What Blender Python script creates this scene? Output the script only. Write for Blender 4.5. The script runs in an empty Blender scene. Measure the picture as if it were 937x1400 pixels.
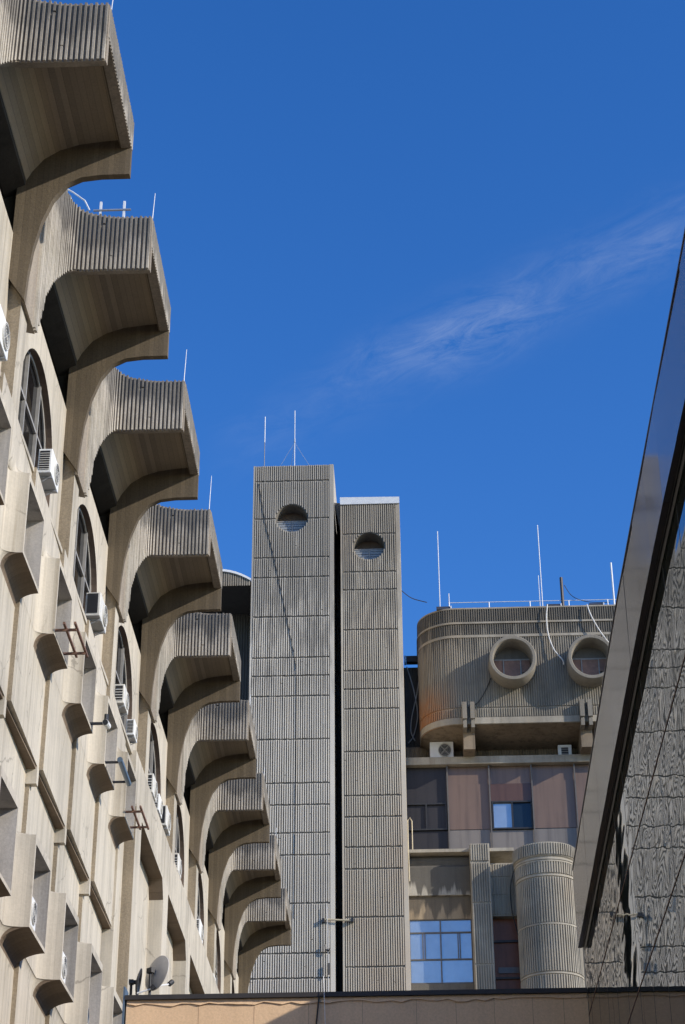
import bpy, math, random
from mathutils import Vector, Matrix
random.seed(7)
R_ = math.radians
scene = bpy.context.scene
C = scene.collection
KW = 0.84 * .9688
K = 0.84                       # scale of the glass building and the tan wall about the viewpoint
S = 0.772                      # scale of the far group of buildings about the viewpoint
GZ = -1.6                      # ground level (eye height is z = 0)

# ------------------------------------------------------------------ materials
def new_mat(name):
    m = bpy.data.materials.new(name); m.use_nodes = True
    nt = m.node_tree
    return m, nt, nt.nodes['Principled BSDF']

def N(nt, t, **k):
    n = nt.nodes.new(t)
    for a, b in k.items():
        setattr(n, a, b)
    return n

def noise(nt, vec, scale, detail=6, rough=.6, mapping=None):
    n = N(nt, 'ShaderNodeTexNoise'); n.inputs['Scale'].default_value = scale
    n.inputs['Detail'].default_value = detail; n.inputs['Roughness'].default_value = rough
    if mapping:
        mp = N(nt, 'ShaderNodeMapping'); mp.inputs['Scale'].default_value = mapping
        nt.links.new(vec, mp.inputs['Vector']); nt.links.new(mp.outputs[0], n.inputs['Vector'])
    else:
        nt.links.new(vec, n.inputs['Vector'])
    return n

def ramp(nt, fac, lo, hi, c0=(0, 0, 0, 1), c1=(1, 1, 1, 1)):
    r = N(nt, 'ShaderNodeValToRGB')
    r.color_ramp.elements[0].position = lo; r.color_ramp.elements[1].position = hi
    r.color_ramp.elements[0].color = c0; r.color_ramp.elements[1].color = c1
    nt.links.new(fac, r.inputs[0]); return r.outputs[0]

def mix(nt, fac, a, b, mode='MIX'):
    m = N(nt, 'ShaderNodeMix'); m.data_type = 'RGBA'; m.blend_type = mode
    for sock, v in ((m.inputs[0], fac), (m.inputs[6], a), (m.inputs[7], b)):
        if isinstance(v, (int, float)): sock.default_value = v
        elif isinstance(v, tuple): sock.default_value = v if len(v) == 4 else (*v, 1)
        else: nt.links.new(v, sock)
    return m.outputs[2]

def concrete(name, col, dark=.45, stain=.55, streak=.5, bump=.25, rough=.85, scale=1.0,
             boards=None, grain=.35, tint=None, crust=None, cracks=0):
    """weathered concrete: large blotches, rain streaks, fine grain, optional board marks"""
    m, nt, p = new_mat(name)
    pos = N(nt, 'ShaderNodeNewGeometry').outputs['Position']
    c = col
    big = noise(nt, pos, .55 * scale, 7, .62)
    c = mix(nt, ramp(nt, big.outputs[0], .42, .68, (0, 0, 0, 1), (stain,) * 3 + (1,)), c, tuple(x * dark for x in col))
    st = noise(nt, pos, 1.0, 5, .6, (5 * scale, 5 * scale, .28 * scale))
    c = mix(nt, ramp(nt, st.outputs[0], .48, .72, (0, 0, 0, 1), (streak,) * 3 + (1,)), c, tuple(x * dark * .9 for x in col))
    if tint:
        t2 = noise(nt, pos, .9 * scale, 4, .55, (1, 1, .5))
        c = mix(nt, ramp(nt, t2.outputs[0], .45, .66, (0, 0, 0, 1), (.7, .7, .7, 1)), c, tint)
    if boards:
        axis, pitch, amt = boards
        sx = N(nt, 'ShaderNodeVectorMath', operation='DOT_PRODUCT'); sx.inputs[1].default_value = axis
        nt.links.new(pos, sx.inputs[0])
        ml = N(nt, 'ShaderNodeMath', operation='MULTIPLY'); ml.inputs[1].default_value = 1 / pitch
        nt.links.new(sx.outputs['Value'], ml.inputs[0])
        fl = N(nt, 'ShaderNodeMath', operation='FLOOR'); nt.links.new(ml.outputs[0], fl.inputs[0])
        wn = N(nt, 'ShaderNodeTexWhiteNoise', noise_dimensions='1D'); nt.links.new(fl.outputs[0], wn.inputs['W'])
        c = mix(nt, amt, c, mix(nt, wn.outputs['Value'], tuple(x * .55 for x in col), tuple(min(1, x * 1.18) for x in col)))
        fr = N(nt, 'ShaderNodeMath', operation='FRACT'); nt.links.new(ml.outputs[0], fr.inputs[0])
        ln = ramp(nt, fr.outputs[0], .06, .13, (1, 1, 1, 1), (0, 0, 0, 1))
        c = mix(nt, mix(nt, amt, (0, 0, 0), ln), c, tuple(x * .45 for x in col))
    if crust:                                   # dark lichen and soot washing down from the exposed top edge
        z0, z1, amt = crust[:3]; drip = len(crust) > 3
        sz = N(nt, 'ShaderNodeSeparateXYZ'); nt.links.new(pos, sz.inputs[0])
        mr = N(nt, 'ShaderNodeMapRange'); mr.inputs[1].default_value = z0; mr.inputs[2].default_value = z1; nt.links.new(sz.outputs[2], mr.inputs[0])
        dn = noise(nt, pos, 1.0, 5 if drip else 6, .5 if drip else .62, (3.4, 3.4, .12) if drip else (4.5, 4.5, .7))
        ad = N(nt, 'ShaderNodeMath', operation='ADD'); nt.links.new(mr.outputs[0], ad.inputs[0]); nt.links.new(dn.outputs[0], ad.inputs[1])
        c = mix(nt, ramp(nt, ad.outputs[0], .92 if drip else .85, 1.32 if drip else 1.35, (0, 0, 0, 1), (amt, amt, amt, 1)), c, (.07, .065, .058))
    if cracks:                                  # hairline cracks and pour joints, broken up by noise
        wob = noise(nt, pos, 2.5, 5, .6)
        wv = N(nt, 'ShaderNodeVectorMath', operation='MULTIPLY_ADD'); wv.inputs[1].default_value = (.35, .35, .35)
        nt.links.new(wob.outputs['Color'], wv.inputs[0]); nt.links.new(pos, wv.inputs[2])
        vo = N(nt, 'ShaderNodeTexVoronoi', feature='DISTANCE_TO_EDGE'); vo.inputs['Scale'].default_value = .75
        nt.links.new(wv.outputs[0], vo.inputs['Vector'])
        ck = ramp(nt, vo.outputs['Distance'], .004, .011, (1, 1, 1, 1), (0, 0, 0, 1))
        gate = noise(nt, pos, .8, 3, .5)
        ck = mix(nt, 1.0, ck, ramp(nt, gate.outputs[0], .46, .56, (0, 0, 0, 1), (cracks, cracks, cracks, 1)), 'MULTIPLY')
        c = mix(nt, ck, c, tuple(x * .3 for x in col))
        dr = noise(nt, pos, 1.0, 4, .5, (9, 9, .22))
        c = mix(nt, ramp(nt, dr.outputs[0], .58, .70, (0, 0, 0, 1), (.45, .45, .45, 1)), c, tuple(x * f for x, f in zip(col, (.5, .46, .4))))
    fine = noise(nt, pos, 34, 6, .7)
    c = mix(nt, grain, c, mix(nt, 1.0, c, ramp(nt, fine.outputs[0], .3, .7, (.55, .55, .55, 1), (1.25, 1.25, 1.25, 1)), 'MULTIPLY'))
    nt.links.new(c, p.inputs['Base Color'])
    p.inputs['Roughness'].default_value = rough
    p.inputs['Specular IOR Level'].default_value = .25
    b = N(nt, 'ShaderNodeBump'); b.inputs['Strength'].default_value = bump; b.inputs['Distance'].default_value = .02
    n3 = noise(nt, pos, 22, 8, .7)
    nt.links.new(n3.outputs[0], b.inputs['Height']); nt.links.new(b.outputs[0], p.inputs['Normal'])
    return m

def plain(name, col, rough=.5, metal=0, var=.15, spec=.5, scale=6):
    m, nt, p = new_mat(name)
    pos = N(nt, 'ShaderNodeNewGeometry').outputs['Position']
    n = noise(nt, pos, scale, 6, .65)
    c = mix(nt, ramp(nt, n.outputs[0], .35, .7), tuple(x * (1 - var) for x in col), tuple(min(1, x * (1 + var)) for x in col))
    nt.links.new(c, p.inputs['Base Color'])
    p.inputs['Roughness'].default_value = rough; p.inputs['Metallic'].default_value = metal
    p.inputs['Specular IOR Level'].default_value = spec
    return m

M = {}
M['cream'] = concrete('cream_render', (.54, .485, .395), dark=.42, stain=.5, streak=.5, cracks=.55, bump=.12, rough=.8, boards=((1, 1, 0), .055, .16), grain=.2)
M['cream_band'] = concrete('cream_band', (.525, .47, .38), dark=.4, stain=.55, streak=.6, cracks=.5, bump=.12, rough=.8, grain=.25)
M['rib_left'] = concrete('ribbed_concrete', (.50, .455, .385), dark=.4, stain=.72, streak=.6, bump=.3, grain=.5, scale=1.6, crust=(16.0, 17.4, .6))
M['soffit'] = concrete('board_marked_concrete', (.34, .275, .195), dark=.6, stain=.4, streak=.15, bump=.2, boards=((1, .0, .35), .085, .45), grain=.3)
M['rim'] = concrete('rough_rim_concrete', (.35, .295, .23), dark=.45, stain=.6, streak=.5, bump=.5, grain=.7)
M['fin'] = concrete('fin_shade_concrete', (.15, .118, .08), dark=.5, stain=.4, streak=.3, bump=.3, boards=((1, 0, 0), .07, .35), grain=.4)  # darker than the other canopy concrete: shade under the canopy put into the colour
M['shade_pocket'] = concrete('shaded_grey_concrete', (.055, .048, .04), dark=.5, stain=.5, bump=.2)  # near black: the shade inside the pocket is put into the colour
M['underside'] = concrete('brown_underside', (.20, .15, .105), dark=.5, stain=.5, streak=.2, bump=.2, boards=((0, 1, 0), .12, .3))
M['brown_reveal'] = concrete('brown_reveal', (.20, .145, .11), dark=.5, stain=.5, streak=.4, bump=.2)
M['reveal'] = concrete('grey_reveal', (.52, .475, .42), dark=.5, stain=.5, streak=.8, bump=.2)
M['tower_grey'] = concrete('grey_ribbed_concrete', (.66, .605, .515), dark=.55, stain=.42, streak=.3, bump=.06, grain=.12, scale=.5, crust=(20, 40, .42))
M['tower_warm'] = concrete('warm_ribbed_concrete', (.60, .53, .42), dark=.5, stain=.42, streak=.45, bump=.06, grain=.18, tint=(.52, .42, .31), scale=.5, crust=(20, 42, .36))
M['joint'] = concrete('dark_joint', (.2, .185, .16), dark=.5, bump=.2)
M['far'] = concrete('aged_ribbed_concrete', (.42, .38, .31), dark=.4, stain=.75, streak=.5, bump=.12, grain=.3, tint=(.34, .29, .22))
M['far_brown'] = concrete('brown_concrete', (.27, .215, .155), dark=.4, stain=.6, streak=.8, bump=.3)
M['lintel'] = concrete('drip_stained_concrete', (.36, .285, .195), dark=.4, stain=.6, streak=.6, bump=.3, crust=(24.2 * S, 27.0 * S, .7, 1))
M['far_dark'] = concrete('dark_concrete', (.15, .14, .125), dark=.6, stain=.4, streak=.4, bump=.2)
M['stained'] = concrete('water_stained_concrete', (.44, .41, .35), dark=.4, stain=.5, streak=.5, bump=.3, scale=1.3, crust=(25.0 * S, 28.0 * S, .85, 1))
M['brown_side'] = concrete('brown_side_concrete', (.36, .295, .21), dark=.45, stain=.6, streak=.7, bump=.4, grain=.6)  # browner and darker than the cream on the neighbouring faces
M['ring'] = concrete('dark_grey_concrete', (.25, .225, .185), dark=.5, stain=.5, streak=.3, bump=.15)
M['plaster'] = concrete('tan_plaster', (.86, .595, .365), dark=.8, stain=.4, streak=.35, bump=.2, grain=.3, scale=.9)
M['plaster_joint'] = plain('plaster_joint', (.42, .28, .18), .8)
M['coping'] = plain('dark_coping', (.035, .03, .028), .6)
M['white'] = plain('white_metal', (.78, .78, .76), .4, var=.06)
M['white_pole'] = plain('white_pole', (.72, .73, .74), .45, var=.08)
M['dirty_white'] = plain('aged_white_plastic', (.62, .6, .55), .5, var=.15)
M['steel'] = plain('galvanised_steel', (.45, .46, .47), .4, .6)
M['louvre'] = plain('blue_grey_louvre', (.27, .29, .31), .5, var=.1)
M['rust'] = plain('rusty_steel', (.17, .09, .06), .75, var=.4, scale=20)
M['black'] = plain('black_plastic', (.02, .02, .022), .5)
M['dark_metal'] = plain('dark_metal', (.06, .06, .065), .5, .3)
M['frame_mid'] = plain('dull_metal_frame', (.11, .10, .092), .5)
M['frame_light'] = plain('pale_window_frame', (.30, .285, .26), .5)
M['frame_brown'] = plain('dark_window_frame', (.05, .035, .03), .5)
M['frame_grey'] = plain('grey_window_frame', (.27, .255, .24), .5)
M['cable_white'] = plain('white_cable', (.7, .68, .63), .6, var=.08)
M['cable_black'] = plain('black_cable', (.035, .033, .03), .7)
M['dish'] = plain('dish_paint', (.47, .44, .39), .5, var=.12)
M['bluegrey'] = plain('blue_grey_sheet', (.12, .17, .23), .35, .3)
M['asphalt'] = concrete('asphalt', (.055, .055, .055), dark=.7, bump=.2)
M['yellowed'] = plain('yellowed_paint', (.55, .47, .32), .6)
M['soffit_dark'] = concrete('dark_soffit_panel', (.045, .042, .04), dark=.6, stain=.4, streak=.3, bump=.05, rough=.5)

def glass(name, tint=(.015, .017, .018), rough=.03, bump=0, bscale=1.0, stretch=(1, 1, 1), ior=1.5, det=3):
    m, nt, p = new_mat(name)
    p.inputs['Base Color'].default_value = (*tint, 1); p.inputs['Roughness'].default_value = rough
    p.inputs['IOR'].default_value = ior
    if bump:
        pos = N(nt, 'ShaderNodeNewGeometry').outputs['Position']
        n = noise(nt, pos, bscale, det, .5, stretch)
        b = N(nt, 'ShaderNodeBump'); b.inputs['Strength'].default_value = 1.0; b.inputs['Distance'].default_value = bump
        nt.links.new(n.outputs[0], b.inputs['Height']); nt.links.new(b.outputs[0], p.inputs['Normal'])
    return m
M['glass'] = glass('window_glass', (.008, .008, .009), .04, ior=1.35)
M['glass_sky'] = plain('coated_window_glass', (.42, .49, .53), .07, .6, var=.08, scale=1.5)
M['mirror'] = glass('wavy_facade_glass', (.010, .014, .010), .011, bump=.0017, bscale=1.0, stretch=(1, 1.1, 3.0), ior=1.6, det=1.0)
M['fascia'] = glass('polished_fascia_panel', (.13, .108, .096), .09, bump=.001, bscale=1.2, ior=1.5)
def film(name, col, rough):
    m = concrete(name, col, dark=.6, stain=.35, streak=.75, bump=.02, rough=rough, grain=.1, scale=.9)
    m.node_tree.nodes['Principled BSDF'].inputs['Specular IOR Level'].default_value = .5
    return m
M['film_pink'] = film('brown_spandrel_glass', (.175, .118, .085), .3)
M['film_brown'] = film('dark_brown_spandrel_glass', (.105, .057, .037), .25)
M['film_grey'] = film('grey_spandrel_glass', (.20, .175, .15), .3)
M['film_dark'] = film('dark_spandrel_glass', (.045, .042, .044), .3)
M['film_dark'].node_tree.nodes['Principled BSDF'].inputs['Specular IOR Level'].default_value = .2
M['pane_dark'] = glass('dark_blue_pane', (.01, .018, .03), .04)
M['wood'] = plain('brown_panel', (.24, .13, .085), .55, var=.25)
M['red_glass'] = concrete('rust_brown_panel', (.30, .115, .065), dark=.5, stain=.5, streak=.6, bump=.05, rough=.35)

# orange rust wash on the corner of the upper block
def rust_block():
    m = concrete('rust_washed_concrete', (.34, .305, .245), dark=.4, stain=.7, streak=.6, bump=.12, grain=.3, crust=(36.3 * S, 41 * S, .6), tint=(.34, .29, .22))
    nt = m.node_tree; p = nt.nodes['Principled BSDF']
    old = p.inputs['Base Color'].links[0].from_socket
    pos = N(nt, 'ShaderNodeNewGeometry').outputs['Position']
    sx = N(nt, 'ShaderNodeSeparateXYZ'); nt.links.new(pos, sx.inputs[0])
    def lin(sock, a, b):
        q = N(nt, 'ShaderNodeMapRange'); q.inputs[1].default_value = a; q.inputs[2].default_value = b
        nt.links.new(sock, q.inputs[0]); return q.outputs[0]
    a = lin(sx.outputs[0], 2.3 * S, .9 * S); b = lin(sx.outputs[2], 36.3 * S, 35.2 * S)
    n = noise(nt, pos, 1.6, 5, .6)
    pr = N(nt, 'ShaderNodeMath', operation='MULTIPLY'); nt.links.new(a, pr.inputs[0]); nt.links.new(b, pr.inputs[1])
    p2 = N(nt, 'ShaderNodeMath', operation='MULTIPLY'); nt.links.new(pr.outputs[0], p2.inputs[0])
    nt.links.new(ramp(nt, n.outputs[0], .3, .55, (.45, .45, .45, 1), (1, 1, 1, 1)), p2.inputs[1])
    nt.links.new(mix(nt, p2.outputs[0], old, (.42, .2, .09)), p.inputs['Base Color'])
    return m
M['far_rust'] = rust_block()

# ------------------------------------------------------------------ mesh helpers
class MB:
    def __init__(s, k=1.0): s.v = []; s.f = []; s.k = k
    def add(s, vs, fs):
        o = len(s.v); s.v += [tuple(c * s.k for c in q) for q in vs]; s.f += [tuple(i + o for i in f) for f in fs]
    def box(s, x0, x1, y0, y1, z0, z1):
        s.add([(x0, y0, z0), (x1, y0, z0), (x1, y1, z0), (x0, y1, z0), (x0, y0, z1), (x1, y0, z1), (x1, y1, z1), (x0, y1, z1)],
              [(3, 2, 1, 0), (4, 5, 6, 7), (0, 1, 5, 4), (1, 2, 6, 5), (2, 3, 7, 6), (3, 0, 4, 7)])
    def quad(s, a, b, c, d): s.add([a, b, c, d], [(0, 1, 2, 3)])
    def loft(s, rings, close=False, caps=False):
        n = len(rings[0]); vs = [p for r in rings for p in r]; fs = []
        for i in range(len(rings) - 1):
            for j in range(n if close else n - 1):
                k = (j + 1) % n
                fs.append((i * n + j, i * n + k, (i + 1) * n + k, (i + 1) * n + j))
        if caps:
            fs.append(tuple(reversed(range(n)))); fs.append(tuple((len(rings) - 1) * n + j for j in range(n)))
        s.add(vs, fs)
    def tube(s, pts, r, n=8, caps=True):
        pts = [Vector(p) for p in pts]; rings = []
        rr = r if isinstance(r, (list, tuple)) else [r] * len(pts)
        for i, p in enumerate(pts):
            t = (pts[min(i + 1, len(pts) - 1)] - pts[max(i - 1, 0)]).normalized()
            a = Vector((0, 0, 1)) if abs(t.z) < .9 else Vector((1, 0, 0))
            u = t.cross(a).normalized(); w = t.cross(u)
            rings.append([tuple(p + u * rr[i] * math.cos(2 * math.pi * j / n) + w * rr[i] * math.sin(2 * math.pi * j / n)) for j in range(n)])
        s.loft(rings, True, caps)
    def ribs(s, path, z0, z1, pitch, h, fill=.62, start=None, end=None, chip=0):
        """separate vertical ribs along a plan path (outside is to the right of travel)"""
        P = [Vector((p[0], p[1])) for p in path]
        L = [0]
        for a, b in zip(P, P[1:]): L.append(L[-1] + (b - a).length)
        a0 = start if start is not None else 0; a1 = end if end is not None else L[-1]
        n = max(1, int(round((a1 - a0) / pitch))); pt = (a1 - a0) / n
        def at(d):
            d = min(max(d, 0), L[-1])
            for i in range(len(P) - 1):
                if d <= L[i + 1] + 1e-9:
                    t = (d - L[i]) / max(1e-9, L[i + 1] - L[i]); q = P[i].lerp(P[i + 1], t)
                    tg = (P[i + 1] - P[i]).normalized(); return q, Vector((tg.y, -tg.x))
        for i in range(n):
            c = a0 + (i + .5) * pt; vs = []
            hh = h * random.uniform(.85, 1.1); j = random.uniform(-.03, .03) * pt
            sec = []
            for off, e in ((-fill / 2, -.004), (-fill / 2 * .72, hh), (fill / 2 * .72, hh), (fill / 2, -.004)):
                q, nn = at(c + off * pt + j); q = q + nn * e; sec.append(q)
            qc, _ = at(c)
            za = z0(qc.x, qc.y) if callable(z0) else z0; zb_ = z1(qc.x, qc.y) if callable(z1) else z1
            spans = [(za, zb_)]
            if random.random() < chip and zb_ - za > .3:      # a knocked-out piece of rib
                m_ = random.uniform(za + .06, zb_ - .1); spans = [(za, m_), (m_ + random.uniform(.012, .035), zb_)]
            for ka, kb in spans:
                vs = [(q.x, q.y, z) for z in (ka, kb) for q in sec]
                s.add(vs, [(0, 1, 5, 4), (1, 2, 6, 5), (2, 3, 7, 6), (0, 3, 2, 1), (4, 5, 6, 7)])
    def build(s, name, mat, parent=None, loc=None, smooth=0):
        me = bpy.data.meshes.new(name); me.from_pydata(s.v, [], s.f); me.update()
        import bmesh
        bm = bmesh.new(); bm.from_mesh(me); bmesh.ops.recalc_face_normals(bm, faces=bm.faces); bm.to_mesh(me); bm.free()
        if smooth:
            me.polygons.foreach_set('use_smooth', [True] * len(me.polygons)); me.set_sharp_from_angle(angle=R_(smooth))
        o = bpy.data.objects.new(name, me); C.objects.link(o)
        me.materials.append(M[mat] if isinstance(mat, str) else mat)
        if parent: o.parent = parent
        if loc: o.location = loc
        return o

def empty(name, loc=(0, 0, 0), rz=0):
    o = bpy.data.objects.new(name, None); C.objects.link(o); o.location = loc; o.rotation_euler = (0, 0, rz)
    o.empty_display_size = .3
    return o
def tag(o, label, cat, group=None, kind=None):
    if label: o['label'] = label
    if cat: o['category'] = cat
    if group: o['group'] = group
    if kind: o['kind'] = kind
    return o
def copy_tree(o, parent=None):
    c = o.copy(); C.objects.link(c); c.parent = parent
    for ch in list(o.children): copy_tree(ch, c)
    return c
def lerp_tab(tab, x):
    if x <= tab[0][0]: return tab[0][1]
    for (a, b), (c, d) in zip(tab, tab[1:]):
        if x <= c: return b + (d - b) * (x - a) / (c - a)
    return tab[-1][1]

# ------------------------------------------------------------------ ground
g = MB(); g.quad((-400, -400, GZ), (400, -400, GZ), (400, 400, GZ), (-400, 400, GZ))
tag(g.build('ground', 'asphalt'), None, None, kind='structure')

# ================================================================== LEFT BUILDING
LB = empty('office_building', (-4.9, 12, GZ))
tag(LB, 'long cream building with curved concrete canopies and rows of box windows', 'building')
def lb(mb, name, mat, smooth=0, parent=LB):
    o = mb.build(name, mat, parent, smooth=smooth)
    if parent is LB: o.matrix_parent_inverse = Matrix.Translation(LB.location).inverted()
    return o
PIT = 4.1225; Y0 = 16.93
YN = [Y0 + PIT * n for n in range(-1, 9)]
FIN = 2.17                                   # near fin to far fin
YEND = YN[-1] + FIN + .5
# --- canopies
ZB = [(-4.65, 14.15), (-4.635, 14.55), (-4.60, 14.95), (-4.52, 15.38), (-4.40, 15.74), (-4.24, 15.98), (-4.05, 16.08), (-3.8, 16.11), (-3.43, 16.11)]
ZT = [(-4.90, 17.75), (-4.75, 17.52), (-4.59, 17.33), (-4.34, 17.16), (-4.09, 17.09), (-3.79, 17.05), (-3.43, 17.04)]
zb = lambda x, y=0: lerp_tab(ZB, x)
zt = lambda x, y=0: lerp_tab(ZT, x)
NRX, NRY, NPW = .34, 1.3, 2 / 3.4
def near_path(off=0.0, n=26):
    """plan path of the ribbed near side, local y=0 at the near fin: pier face, tight cove, fin"""
    p = [(-4.65 - off, -(PIT - FIN) + .002), (-4.65 - off, -NRY)]
    for i in range(1, n + 1):
        a = math.pi / 2 * i / n
        p.append((-4.65 - off + (NRX + off) * (1 - math.cos(a) ** NPW if i < n else 1), -NRY + (NRY + off) * math.sin(a) ** NPW))
    for x in (-4.1, -3.9, -3.65): p.append((x, off))
    p.append((-3.43, 0 + off))
    return p
def near_in(x): return .14 if x > -4.64 else -.25
ZBY = [(-1.30, 14.15), (-1.17, 14.46), (-.97, 14.99), (-.67, 15.42), (-.40, 15.72), (-.25, 15.89), (-.12, 16.03), (-.04, 16.11), (0, 16.12)]
ZTX = [(-4.66, 17.22), (-4.6, 17.25), (-4.5, 17.23), (-4.34, 17.15), (-4.09, 17.08), (-3.79, 17.05), (-3.43, 17.04)]
znb = lambda x, y: lerp_tab(ZBY, y)
znt = lambda x, y: lerp_tab(ZTX, x)
def canopy_meshes():
    # body of the near side: outer skin, inner skin, bottom edge, top edge
    b = MB(); po = near_path(0); pi = near_path(.12)
    rings = []
    for (xo, yo), (xi, yi) in zip(po, pi):
        rings.append([(xo, yo, znb(xo, yo)), (xo, yo, znt(xo, yo)), (xi, yi, znt(xo, yo)), (xi, yi, znb(xo, yo) + .03)])
    b.loft(rings, close=True, caps=True)
    # far fin with the arched lower edge
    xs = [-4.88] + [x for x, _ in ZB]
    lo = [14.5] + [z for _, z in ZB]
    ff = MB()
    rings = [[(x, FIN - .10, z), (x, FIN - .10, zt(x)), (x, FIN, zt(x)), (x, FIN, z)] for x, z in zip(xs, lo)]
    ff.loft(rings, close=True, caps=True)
    # front lip
    b.box(-3.56, -3.432, .118, FIN - .098, 16.55, 17.035)
    ll = MB(); ll.box(-3.578, -3.561, .125, FIN - .105, 16.55, 16.9)  # dark sheet added over the lip's inner face, standing in for shade
    # top slab
    b.box(-4.9, -3.55, .118, FIN - .098, 16.9, 16.99)
    # ribs on the near side
    r = MB()
    r.ribs(near_path(0, 40), lambda x, y: znb(x, y) + .012, lambda x, y: znt(x, y) + random.uniform(-.012, .01), .064, .036, .60, start=.5, chip=.07)
    r.ribs([(-3.432, .05), (-3.432, FIN - .01)], 16.56, 17.03, .064, .012, .66)
    # rib tips under the lip
    # board-marked soffit cove, and an added near-black pocket that makes the shade above the window wall
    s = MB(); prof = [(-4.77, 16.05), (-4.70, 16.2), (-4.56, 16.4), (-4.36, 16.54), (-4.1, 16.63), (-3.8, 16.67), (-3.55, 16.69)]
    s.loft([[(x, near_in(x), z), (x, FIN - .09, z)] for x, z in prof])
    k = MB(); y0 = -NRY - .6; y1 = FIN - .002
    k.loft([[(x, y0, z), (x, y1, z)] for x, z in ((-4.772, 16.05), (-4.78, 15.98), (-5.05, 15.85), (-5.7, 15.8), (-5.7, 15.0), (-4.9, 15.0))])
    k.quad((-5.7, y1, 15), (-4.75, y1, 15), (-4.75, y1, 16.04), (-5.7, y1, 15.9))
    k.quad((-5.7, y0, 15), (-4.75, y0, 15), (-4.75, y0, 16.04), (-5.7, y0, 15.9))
    return b, r, s, ff, k, ll
cb, cr, cs, cf, ck, cl = canopy_meshes()
can0 = cb.build('canopy', 'rim', LB, smooth=35)
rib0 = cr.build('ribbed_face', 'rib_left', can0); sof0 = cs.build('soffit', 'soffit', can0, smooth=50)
cf.build('far_fin', 'fin', can0, smooth=40); ck.build('shade_pocket', 'shade_pocket', can0); cl.build('lip_shade_sheet', 'fin', can0)
inv = Matrix.Translation(LB.location).inverted()
def place(o, y): o.matrix_parent_inverse = inv; o.location = (0, y, 0)
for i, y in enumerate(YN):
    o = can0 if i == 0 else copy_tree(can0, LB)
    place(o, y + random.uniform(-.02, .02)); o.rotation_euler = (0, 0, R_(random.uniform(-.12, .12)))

# --- upper wall with arched windows (local y=0 at the pier's near face = far fin of the previous canopy)
def upper_bay():
    w = MB(); X = -4.87; W = PIT
    ya, yb, yc, yr, ztop = 1.0, 3.38, 2.19, 1.19, 13.56
    top = 15.2
    def arch(y): return ztop + math.sqrt(max(0, yr * yr - (y - yc) ** 2))
    w.quad((X, .4, 11.0), (X, ya, 11.0), (X, ya, top), (X, .4, top))
    w.quad((X, yb, 11.0), (X, W, 11.0), (X, W, top), (X, yb, top))
    w.quad((X, ya, 11.0), (X, yb, 11.0), (X, yb, 11.9), (X, ya, 11.9))
    ys = [yc - yr * math.cos(math.pi * i / 28) for i in range(29)]
    for a, b in zip(ys, ys[1:]): w.quad((X, a, arch(a)), (X, b, arch(b)), (X, b, top), (X, a, top))
    # reveal
    loop = [(ya, 11.9)] + [(y, arch(y)) for y in ys] + [(yb, 11.9)]
    rv = MB(); rv.loft([[(X, y, z), (X - .2, y, z)] for y, z in loop])
    rv.quad((X, ya, 11.9), (X, yb, 11.9), (X - .2, yb, 11.9), (X - .2, ya, 11.9))
    p = MB(); p.box(-5.1, -4.70, 0, .4, 11.0, 14.6); ps_ = MB(); ps_.box(-5.0, -4.702, -.006, -.001, 11.0, 14.55)
    gl = MB(); gl.box(X - .17, X - .13, ya - .05, yb + .05, 11.85, 14.85)
    fr = MB()
    for y in (ya + .03, yc - .42, yc + .42, yb - .03):
        fr.box(X - .128, X - .08, y - .02, y + .02, 11.9, arch(y) - .01)
    for z in (13.1, 13.9):
        d = math.sqrt(max(0, yr ** 2 - max(0, z - ztop) ** 2))
        fr.box(X - .127, X - .09, yc - d, yc + d, z - .022, z + .022)
    fr.tube([(X - .11, y, arch(y) - .02) for y in ys], .022, 6)
    return w, p, gl, fr, rv, ps_
uw, up, ug, uf, ur, us_ = upper_bay()
uw0 = uw.build('upper_wall', 'cream', LB, smooth=30); up0 = up.build('pier', 'cream_band', LB)
us_.build('side_face', 'brown_side', up0)
win0 = ug.build('arched_window', 'glass', LB); fr0 = uf.build('frame', 'frame_light', win0); ur.build('reveal', 'brown_reveal', win0)
for i, y in enumerate(YN):
    ybase = y - (PIT - FIN)
    for k, o in enumerate((uw0, up0, win0)):
        q = o if i == 0 else copy_tree(o, LB)
        place(q, ybase)
pe = MB(); pe.box(-5.1, -4.70, YEND - .5, YEND, 11, 14.6); lb(pe, 'pier', 'cream_band')

# --- core behind everything and roof
core = MB(); core.box(-14, -5.12, 6, YEND - .02, GZ, 14.9); core.box(-14, -5.72, 6, YEND - .02, 14.9, 17.0); core.box(-14, -4.9, 6, YEND - .02, 16.97, 17.3)
core.box(-14, -5.0, YEND - .3, YEND - .02, GZ, 17.0)
lb(core, 'main_wall', 'cream_band')

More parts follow.
